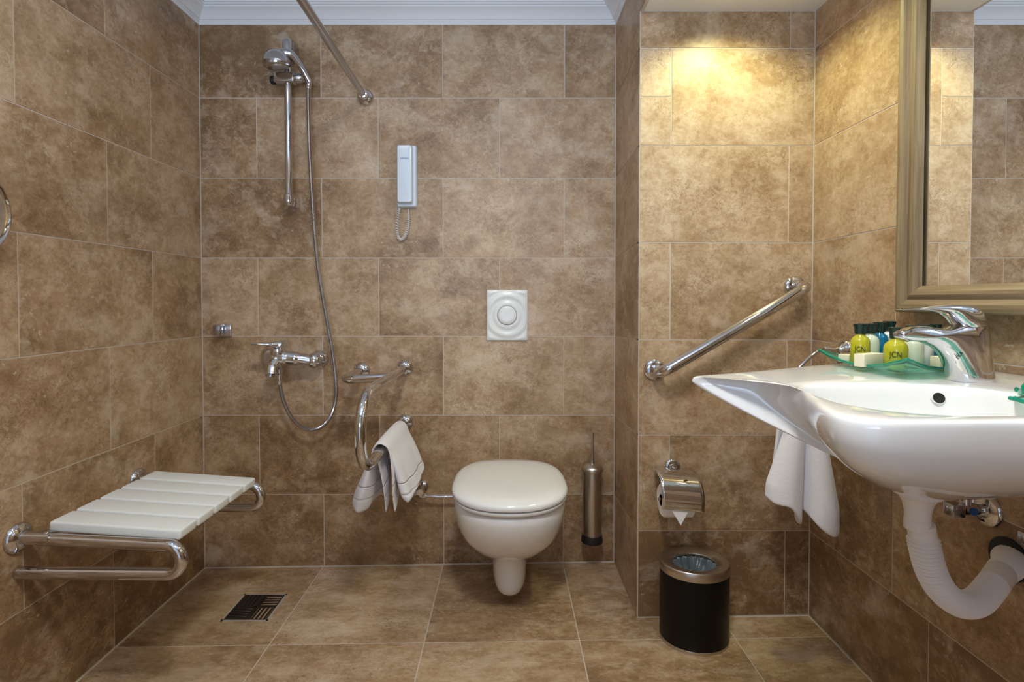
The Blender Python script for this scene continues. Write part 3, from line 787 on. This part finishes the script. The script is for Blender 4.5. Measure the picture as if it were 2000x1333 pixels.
def bag(u, v):
    r = 1-v*.98; a = 2*PI*u
    w_ = .006*math.sin(a*9+v*5)*v+.005*math.sin(a*17+1)*(1-v)
    return Vector((cb.x+A_*.66*r*math.cos(a)+w_*math.cos(a), cb.y+B_*.62*r*math.sin(a)+w_*math.sin(a), cb.z+hB-.014-.06*(1-r**2.2)+.010*math.sin(a*5+v*9)*v*(1-v)*3))
o = MB().grid(bag, 96, 24).build('bin_bag', M['bag'], None, 60, [('SOLIDIFY', dict(thickness=.0006, offset=0))])
solo(o); tag(o, 'crumpled dark plastic bag lining the mouth of the black waste bin', 'bin bag')

# ------------------------------------------------------------------ mirror
MXm = .940; yo, yi = 1.197, 1.137; WD = .060
zo, zi = atX(1750, 610, .915).z, 0
zo2 = 1.925; yn = .28
t = thing('wall_mirror', 'large mirror in a moulded light oak frame above the basin', 'mirror', (XR, yo, zo))
# profile: (across from outer edge, X position)
pf = [(0, XR-.001), (0, .925), (.003, .919), (.010, .917), (.018, .918), (.024, .922), (.029, .9255), (.034, .9235), (.040, .9225), (.047, .9245), (.054, .930), (.060, .933), (.060, .9355), (.050, .9358), (.050, XR-.001)]
def frame_seg(c0, c1, name, m):
    b = MB(); r0 = [c0(w_, x) for w_, x in pf]; r1 = [c1(w_, x) for w_, x in pf]
    b.rings([r0, r1], True, True); return b.build(name, m, t, 22)
cBF = lambda w_, x: Vector((x, yo-w_, zo+w_)); cTF = lambda w_, x: Vector((x, yo-w_, zo2-w_))
cBN = lambda w_, x: Vector((x, yn+w_, zo+w_)); cTN = lambda w_, x: Vector((x, yn+w_, zo2-w_))
frame_seg(cBF, cTF, 'frame_stile', M['woodz']); frame_seg(cBN, cTN, 'frame_stile', M['woodz'])
frame_seg(cBF, cBN, 'frame_rail', M['woody']); frame_seg(cTF, cTN, 'frame_rail', M['woody'])
MB().box((MXm, yn+.051, zo+.051), (MXm+.004, yo-.051, zo2-.051)).build('mirror_glass', M['mirror'], t)
MB().box((MXm+.0035, yn+.03, zo+.03), (XR-.001, yo-.03, zo2-.03)).build('backing', M['dark'], t)

# ------------------------------------------------------------------ basin
ZT = H-.139
CT = [ # X, Y, angle on bowl ellipse, underside exponent, edge thickness
 (.9645, .620, -35, .55, .045), (.90, .600, -48, .5, .045), (.78, .590, -62, .5, .04), (.61, .583, -85, .48, .035), (.50, .577, -105, .48, .030), (.435, .583, -124, .50, .028), (.406, .612, -142, .52, .026),
 (.412, .66, -156, .55, .026), (.436, .725, -172, .60, .026), (.462, .795, -187, .66, .026), (.470, .850, -199, .72, .024), (.450, .888, -207, .78, .020), (.400, .910, -213, .84, .016),
 (.354, .923, -218, .88, .012), (.344, .936, -222, .88, .012), (.366, .952, -227, .86, .014), (.460, .992, -236, .84, .02), (.60, 1.062, -250, .82, .03), (.72, 1.118, -264, .8, .035), (.85, 1.175, -283, .8, .04), (.9645, 1.218, -302, .8, .045),
 (.9645, 1.05, -322, .7, .045), (.9645, .85, -350, .6, .045), (.9645, .72, -375, .55, .045)]
C2 = cr(CT[:21], 6)
lin = [CT[20]]+CT[21:]+[(CT[0][0], CT[0][1], -395, .55, .045)]
for a, b_ in zip(lin, lin[1:]):
    for k in range(1, 5):
        f = k/4
        if b_ is lin[-1] and k == 4: break
        C2.append(tuple(x*(1-f)+y*f for x, y in zip(a, b_)))
BC = (.618, .742); BA, BB = .158, .124
def bowlp(ang, k, c=BC, ax=BA, bx_=BB, n=2.7):
    a = math.radians(ang); c_, s_ = math.cos(a), math.sin(a); q = (abs(c_)**n+abs(s_)**n)**(-1/n)
    return Vector((c[0]+ax*k*c_*q, c[1]+bx_*k*s_*q, 0))
def P2(c): return Vector((min(c[0], .9645), c[1], 0))
def ins(c, d, z):
    p = P2(c); q = bowlp(c[2], 1.03); v = q-p; l = v.length; 
    if c[0] > .955: return Vector((p.x, p.y, z))
    return Vector((*(p+v*min(.45, d/l)).xy, z))
top = [[ins(c, d, ZT+z) for c in C2] for d, z in ((0, -.010), (.0015, -.005), (.005, -.0015), (.011, 0))]
top += [[ins(c, 0.028, ZT+.0004) for c in C2]]
top += [[Vector((*bowlp(c[2], k).xy, ZT+z)) for c in C2] for k, z in ((1.03, -.0006), (.995, -.004), (.965, -.013), (.93, -.035), (.86, -.068), (.72, -.096), (.50, -.112), (.25, -.120), (.09, -.124))]
DC = (.640, .768); DP = .149
und = []
for s_ in (0, .03, .08, .15, .24, .35, .48, .62, .76, .88, 1.0):
    ring = []
    for c in C2:
        p = P2(c); q = bowlp(c[2], .30, DC, .15, .15, 2)
        r = p*(1-s_)+q*s_
        if c[0] > .955: r.x = p.x*(1-max(0, s_-.35)/.65)+q.x*max(0, s_-.35)/.65
        ring.append(Vector((r.x, r.y, ZT-c[4]-(DP-c[4])*s_**c[3])))
    und.append(ring)
t = thing('washbasin', 'wide white ceramic washbasin with a pointed side wing on the right wall', 'washbasin', (XR, .9, ZT-.15))
b = MB(); b.rings(list(reversed(und))+top, True, True)
b.build('basin', M['ceramic'], t, 55, [('SUBSURF', dict(levels=1, render_levels=1))])
# overflow hole on the wall side of the bowl
ov = atY(1833, 778, .835)
ovp = Vector((.715, .846, ZT-.028))
ph = atY(1833, 778, .8375)
nrm = Vector((-.25, -1, .30)).normalized()
MB().lathe([(.0097, -.004), (.0097, .0008), (.0092, .0012)], ph, nrm, 28).build('overflow_ring', M['ceramic'], t)
MB().lathe([(.0088, -.002), (.0088, .0016)], ph, nrm, 28, 1, 1).build('overflow_hole', M['dark'], t)
MB().lathe([(.021, 0), (.021, .003), (.016, .005), (.002, .006)], (*bowlp(0, 0).xy, ZT-.125), (0, 0, 1), 28).build('drain_plug', M['chrome'], t)

# trap
t = thing('drain_trap', 'white corrugated plastic drain hose curving from basin to the wall', 'drain pipe', (.66, .8, .45))
q0 = atY(1793, 963, .785)
MB().lathe([(.030, .012), (.034, .010), (.0345, -.002), (.032, -.004), (.0325, -.010), (.026, -.013), (.020, -.024), (.0172, -.038), (.0168, -.062)], (q0.x, q0.y, q0.z+.008), (0, 0, 1), 36).build('tailpiece', M['pipe'], t)
MB().lathe([(.0168, 0), (.0178, -.001), (.0178, -.017), (.0168, -.018)], (q0.x, q0.y, q0.z-.040), (0, 0, 1), 12).build('nut', M['pipe'], t)
kp = [(1798, 1024, .785), (1801, 1042, .785), (1808, 1080, .785), (1822, 1125, .79), (1845, 1160, .80), (1876, 1180, .82), (1908, 1176, .845), (1935, 1148, .87), (1955, 1120, .895), (1974, 1102, .925), (1996, 1094, .955)]
kp = [atY(*q) for q in kp]; kp[-1] = Vector((XR-.004, .958, kp[-1].z))
kk = cr(kp, 44)
# constant arc-length resample
def resample(P, step):
    P = [Vector(p) for p in P]; out = [P[0]]; acc = 0
    for a, b_ in zip(P, P[1:]):
        l = (b_-a).length
        while acc+l >= step:
            f = (step-acc)/l; a = a.lerp(b_, f); out.append(a.copy()); l = (b_-a).length; acc = 0
        acc += l
    return out
kk = resample(kk, .001); rad = []
for i in range(len(kk)):
    f = i/len(kk)
    smooth = f < .045 or .70 < f < .78
    rad.append(.0186 if smooth and f < .045 else (.0215 if smooth else .0185+.0032*(.5+.5*math.cos(i*2*PI/6))))
    if f > .76: rad[-1] += .0045*(f-.76)/.24
MB().tube(kk, rad, 28).build('corrugated_hose', M['pipe'], t, 60)
MB().lathe([(.040, 0), (.040, .004), (.036, .008), (.026, .010)], (XR-.0008, .958, kp[-1].z), (-1, 0, 0), 40).build('wall_collar', M['rubber'], t, 40)

# basin angle valves
def avalve(px, py, label, full=True):
    p = atX(px, py, XR)
    t = thing('angle_valve', label, 'valve', (XR, p.y, p.z-.03), 'angle valves below the basin')
    MB().lathe([(.036, 0), (.036, .003), (.032, .009), (.020, .013), (.012, .014)], (XR-.0008, p.y, p.z), (-1, 0, 0), 36).build('wall_flange', M['chrome'], t, 60)
    MB().tube([(XR-.012, p.y, p.z), (XR-.052, p.y, p.z)], .0125, 22).tube([(XR-.044, p.y, p.z), (XR-.044, p.y, p.z+.028)], .0095, 18).build('body', M['chrome'], t)
    MB().tube([(XR-.044, p.y, p.z+.022), (XR-.044, p.y, p.z+.036)], .0115, 6).build('nut', M['chrome'], t)
    MB().box((XR-.078, p.y-.013, p.z-.013), (XR-.054, p.y+.013, p.z+.012), .002, 2).build('handle', M['chrome2'], t)
    MB().lathe([(.008, 0), (.008, .001)], (XR-.038, p.y-.0125, p.z), (0, -1, 0), 20).build('marker_dot', M['bluedot'], t)['label'] = 'blue cold-water dot'
    return p
avalve(1928, 995, 'chrome angle valve with square handle under the basin, above the drain hose')
avalve(2090, 1056, 'chrome angle valve cut by the right edge of the photo, beside the drain hose')

# basin mixer
fb_ = atZ(1893, 742, ZT+.001); FY = fb_.y; fx = fb_.x
def fp_(px, py, dy=0): return atY(px, py, FY+dy)
t = thing('basin_mixer', 'chrome single-lever basin mixer tap standing on the washbasin', 'mixer tap', (fx, FY, ZT))
def loft(b, secs, K=28, n=2.3):
    """secs: (centre, dir, half across in-plane, half across Y)"""
    rs = []
    for c_, d, hp_, hy_ in secs:
        d = Vector(d).normalized(); s1 = d.cross(Vector((0, 1, 0))).normalized()
        rs.append([Vector(c_)+s1*hp_*math.copysign(abs(math.cos(a))**(2/n), math.cos(a))+Vector((0, 1, 0))*hy_*math.copysign(abs(math.sin(a))**(2/n), math.sin(a)) for a in [2*PI*k/K for k in range(K)]])
    return b.rings(rs)
S = FY/F
b = MB()
def sec(lx, ly, rx, ry, hy_):   # section given by its left and right pixel ends
    p, q = fp_(lx, ly), fp_(rx, ry); c_ = (p+q)/2; v = q-p
    d = Vector((0, 1, 0)).cross(v.normalized()); return (c_, d, v.length/2, hy_)
seq = [(1858, 744, 1933, 744, .027), (1856, 738, 1932.5, 737, .0275), (1851, 722, 1931, 718, .0265), (1843, 702, 1929, 695, .0255), (1832, 688, 1927, 672, .0245), (1818, 677, 1921, 648, .0235), (1800, 670, 1890, 632, .022),
       (1786, 667, 1842, 642, .020), (1775, 667, 1806, 637, .0175), (1768, 666, 1780, 638, .0155), (1760, 664, 1757, 646, .0135), (1757, 662, 1752, 651, .012)]
seq = cr(seq, 4)
loft(b, [sec(*q) for q in seq])
colm = [(1862, 700, 1929, 700, .024), (1868, 670, 1926, 668, .0235), (1873, 650, 1922, 646, .0225), (1875, 640, 1919.5, 636, .0215)]
loft(b, [sec(*q) for q in cr(colm, 4)])
b.build('body', M['chrome'], t, 70)
b = MB(); a0, a1 = fp_(1766, 652, 0), fp_(1760, 666, 0)
dv = (a1-a0).normalized()
b.lathe([(.0118, 0), (.0118, .011), (.010, .0125)], a0-dv*.001, dv, 24).build('aerator', M['chrome2'], t)
b = MB()
lev = [(1840, 640, 1914, 634, .0185), (1838, 628, 1916, 622, .0205), (1845, 622, 1914, 608, .0205), (1836, 615, 1895, 599, .0195), (1822, 610, 1862, 596, .018), (1806, 607, 1828, 597, .016), (1785, 606, 1795, 599.5, .013), (1768, 606, 1772, 602.5, .010), (1753, 605.5, 1754, 603.5, .006)]
lev = [(1872, 640, 1919, 635, .0205), (1862, 632, 1917, 624, .0212), (1850, 620, 1911, 608, .0205), (1838, 613, 1890, 598, .019), (1822, 609, 1858, 595.5, .0175), (1806, 607, 1826, 597, .0155), (1785, 606, 1795, 600, .013), (1768, 606, 1772, 602.5, .010), (1753, 605.5, 1754, 603.5, .006)]
loft(b, [sec(*q) for q in cr(lev, 4)])
b.build('lever', M['chrome'], t, 70)
lgp = fp_(1852, 692); ang_ = math.radians(-48)
text_part('ECA', 0.0080, Matrix.Translation((lgp.x, FY-.0226, lgp.z)) @ Matrix.Rotation(-ang_*-1, 4, 'Y') @ FRONT, M['ink'], t, 'logo')
for q_ in [o for o in C.objects if o.parent == t and o.name.startswith('logo')]: pass

# ------------------------------------------------------------------ towel ring and towel
rp = atX(1655, 684, XR)
t = thing('towel_ring', 'chrome towel ring on the right wall behind the basin', 'towel ring', (XR, rp.y, rp.z-.03))
yy = rp.y
MB().lathe([(.030, 0), (.030, .003), (.027, .010), (.016, .018), (.0085, .026), (.0075, .040)], (XR-.0008, yy, rp.z), (-1, 0, 0), 32).build('wall_flange', M['chrome'], t, 60)
MB().tube([(XR-.036, yy, rp.z), (XR-.064, yy, rp.z+.001)], .0095, 18).build('pivot', M['chrome'], t)
zr0 = rp.z-H
ringp = [(.915, zr0+.006), (.875, zr0-.010), (.838, zr0-.042), (.800, zr0-.09), (.785, zr0-.15), (.80, zr0-.20), (.845, zr0-.222), (.90, zr0-.20), (.93, zr0-.15), (.938, zr0-.09), (.935, zr0-.035)]
MB().tube(cr([(x, yy, H+z) for x, z in ringp], 6, True), .0052, 14, closed=True).build('ring', M['chrome'], t)
def htowel(u, v):
    # u across, v down ; section is an S-fold
    key = cr([(.752, -.004), (.765, -.028), (.80, -.038), (.832, -.022), (.842, .012), (.846, .020), (.856, -.002), (.875, -.034), (.905, -.040), (.928, -.020), (.934, .008)], 6)
    k = u*(len(key)-1); i = min(int(k), len(key)-2); f = k-i
    x = key[i][0]*(1-f)+key[i+1][0]*f; y = key[i][1]*(1-f)+key[i+1][1]*f
    g = .55+.50*min(1, v*1.25)
    cx_ = .845
    botu = cr([(atY(1488, 968, yy).z,), (atY(1500, 977, yy).z,), (atY(1514, 983, yy).z,), (atY(1528, 1016, yy).z,), (atY(1545, 1021, yy).z,), (atY(1556, 995, yy).z,), (atY(1570, 1000, yy).z,), (atY(1590, 1022, yy).z,), (atY(1605, 1036, yy).z,), (atY(1620, 1030, yy).z,), (atY(1626, 1010, yy).z,)], 6)
    zbb = botu[min(int(u*(len(botu)-1)), len(botu)-1)][0]
    ztop = H+zr0-.212
    return Vector((cx_+(x-cx_)*g-.012*v*(1-u), yy+y*(.6+.55*v), ztop+(zbb-ztop)*v))
b = MB().grid(htowel, 60, 24)
def tloop(u, v):
    a = PI*v; x = .845+(.09)*(u-.5)*1.5
    return Vector((x, yy-.014*math.cos(a)*1.0, H+zr0-.214+.014*math.sin(a)))
b.grid(tloop, 20, 10)
def tback(u, v):
    x = .845+.135*(u-.5)*(1+.3*v); return Vector((x, yy+.014+.010*math.sin(u*9)*v, H+zr0-.214-.20*v))
b.grid(tback, 30, 10)
o = b.build('hand_towel', M['towel'], None, 180, [('SOLIDIFY', dict(thickness=.009, offset=0)), ('SUBSURF', dict(levels=1, render_levels=1))])
solo(o); tag(o, 'white terry towel hanging in folds below the basin from the towel ring', 'towel')

# ------------------------------------------------------------------ glass dishes and toiletries
def dish(cs, zbase, name, label, dip=.022):
    Lc, Nc, Rc, Fc = [Vector(c) for c in cs]; ctr = (Lc+Nc+Rc+Fc)/4
    t = thing(name, label, 'glass dish', (ctr.x, ctr.y, zbase), 'green glass dishes on the basin')
    def fn(u, v):
        p = Lc*(1-u)*(1-v)+Nc*u*(1-v)+Rc*u*v+Fc*(1-u)*v
        a, c_ = 2*u-1, 2*v-1
        r = min(1, (abs(a)**2.4+abs(c_)**2.4)**(1/2.4))
        edge = abs(a)**2*abs(c_)**2
        zt_ = Lc.z*(1-u)*(1-v)+Nc.z*u*(1-v)+Rc.z*u*v+Fc.z*(1-u)*v
        rim = zt_-dip*(1-edge)
        k = max(abs(a), abs(c_)); s_ = max(0, (k-.52)/.48)**1.6
        rr_ = 1-.05*(1-edge)*k**4
        q = ctr+(p-ctr)*rr_
        return Vector((q.x, q.y, zbase+.0035+(rim-zbase-.0035)*s_+.0007*math.sin(38*u+9*v)*k))
    MB().grid(fn, 40, 40).build('bowl', M['glass'], t, 180, [('SOLIDIFY', dict(thickness=.004, offset=0))])
    path = [fn(i/24, 0) for i in range(24)]+[fn(1, i/24) for i in range(24)]+[fn(1-i/24, 1) for i in range(24)]+[fn(0, 1-i/24) for i in range(24)]
    MB().tube(path, .0028, 8, closed=True).build('rim', M['glassedge'], t, 180)['label'] = 'darker green glass rim'
    return t, fn
cl_ = atY(1600, 684, 1.12); cn_ = atY(1771, 702, .872); cr_ = atY(1936, 702, .975); cf_ = cl_+cr_-cn_; cf_.z = cl_.z
dish((cl_, cn_, cr_, cf_), ZT+.001, 'glass_dish', 'square green glass dish with raised corners, filled with toiletries beside the tap')
d2 = atY(1972, 778, .72)
n2 = d2+Vector((.075, -.075, .004)); r2 = d2+Vector((.16, .0, 0)); f2_ = d2+Vector((.085, .075, 0))
dish((d2, n2, r2, f2_), ZT+.001, 'glass_dish', 'green glass dish cut by the right edge of the photo', .008)
def rrect(cx_, cy_, hx_, hy_, z, r, rot, n=5):
    out = []
    for (sx_, sy_, a0) in ((1, 1, 0), (-1, 1, 90), (-1, -1, 180), (1, -1, 270)):
        for k in range(n):
            a = math.radians(a0+90*k/(n-1)); x = sx_*(hx_-r)+r*math.cos(a); y = sy_*(hy_-r)+r*math.sin(a)
            out.append(Vector((cx_+x*math.cos(rot)-y*math.sin(rot), cy_+x*math.sin(rot)+y*math.cos(rot), z)))
    return out
zb_ = ZT+.0075
def bottle(px, Y, m, label, wdh=.0175, hgt=.082, text=None, z0=None):
    z0 = zb_ if z0 is None else z0
    x = (px-PCX)/F*Y*1.0; rot = math.radians(28)
    t = thing('toiletry_bottle', label, 'bottle', (x, Y, z0), 'mini toiletry bottles in the glass dish')
    hb = hgt-.024; dp = wdh*.86
    rs = [rrect(x, Y, wdh*k, dp*k, z0+z, min(wdh, dp)*k*.92, rot) for k, z in ((.90, 0), (1, .002), (1, hb*.72), (.95, hb*.84), (.78, hb*.94), (.52, hb), (.44, hb+.003), (.42, hb+.006))]
    MB().rings(rs).build('bottle_body', m, t, 60)
    cp = [(.0098, hb+.004), (.0102, hb+.006), (.0108, hb+.016), (.0124, hb+.022), (.0126, hb+.0245), (.0095, hb+.0255), (.0075, hb+.0225), (.001, hb+.022)]
    MB().lathe([(r, z) for r, z in cp], (x, Y, z0), (0, 0, 1), 24).build('cap', M['cap'], t, 50)
    if text:
        dirv = Vector((x, Y, 0)).normalized(); c_ = Vector((x, Y, z0+hb*.55))-dirv*(wdh*1.06)
        yaw = math.atan2(-dirv.x, dirv.y)
        text_part(text, .0150, Matrix.Translation(c_) @ Matrix.Rotation(yaw, 4, 'Z') @ FRONT @ Matrix.Diagonal((.72, 1, 1, 1)), M['ink'], t)
    return x
bottle(1681, 1.045, M['yellow'], 'yellow toiletry bottle standing at the left end of the dish', .0185, .083, 'JCN')
bottle(1701, 1.075, M['creamgel'], 'pale cream bottle between the left yellow and left blue bottles', .0170)
bottle(1719, 1.100, M['blue'], 'blue bottle in the left row, third from the left', .0170, .084)
bottle(1738, 1.128, M['whitegel'], 'white bottle at the back end of the left row', .0170, .085)
bottle(1751, .955, M['yellow'], 'yellow bottle in the middle of the dish with dark lettering', .0205, .080, 'JCN')
bottle(1785, .990, M['creamgel'], 'pale cream bottle right of the middle yellow bottle under the spout', .0180)
bottle(1805, 1.020, M['whitegel'], 'white bottle left of the right blue bottle, seen under the spout', .0175)
bottle(1826, 1.050, M['blue'], 'blue bottle framed by the curve of the tap spout', .0175)
def sbox(px, py, Y, hx_, hy_, hz_, rot, label, grp='cream soap boxes in the glass dish'):
    p = atY(px, py, Y)
    o = MB().box((-hx_, -hy_, -hz_), (hx_, hy_, hz_), .0012, 2, Matrix.Translation(p) @ Matrix.Rotation(rot, 4, 'Z')).build('soap_box', M['box'])
    solo(o); tag(o, label, 'soap box', grp)
sbox(1697, 703, .995, .031, .010, .0125, .42, 'cream soap box lying in front of the left yellow bottle')
sbox(1655, 700, 1.075, .012, .012, .008, .35, 'small cream soap box peeking out left of the left yellow bottle')
p = atY(1812, 707, 1.0)
sbox(1842, 706, .985, .020, .010, .010, .2, 'cream soap box half hidden behind the tap spout')
# item on right dish
p = atY(2012, 770, .715)
t2 = MB().rings([rrect(p.x, .715, .011*k, .008*k, ZT+.0075+z, .006*k, .5) for k, z in ((.95, 0), (1, .002), (1, .010), (.7, .015))]).build('glass_pebble', M['glassedge'])
solo(t2); tag(t2, 'small dark green glass piece on the dish at the right photo edge', 'glass piece')

# ------------------------------------------------------------------ magnifying mirror on the left wall
mc = Vector((-1.092, 1.022, atX(18, 421, -1.092).z))
t = thing('shaving_mirror', 'round chrome magnifying mirror cut by the left edge of the photo', 'mirror', tuple(mc))
ax = Vector((1, .10, 0)).normalized()
R0 = .098
prf = [(R0-.012, .004), (R0-.006, .009), (R0, .006), (R0+.002, -.002), (R0-.004, -.010), (R0-.03, -.013), (.001, -.015)]
MB().lathe(prf+[(.001, -.010), (R0-.012, .002)], mc, ax, 56).build('rim', M['chrome'], t, 60)
MB().lathe([(R0-.012, .0035), (R0-.013, .0045), (.03, .0025), (.001, .002)], mc, ax, 56).build('glass', M['mirror'], t, 60)
MB().tube([mc-ax*.014, Vector((XL+.05, mc.y, mc.z)), Vector((XL+.005, mc.y, mc.z))], .008, 14).build('arm', M['chrome'], t)
MB().lathe([(.032, 0), (.032, .004), (.026, .009), (.010, .011)], (XL+.0008, mc.y, mc.z), (1, 0, 0), 32).build('wall_flange', M['chrome'], t)

for o in bpy.data.objects:
    if '_base' in o: del o['_base']
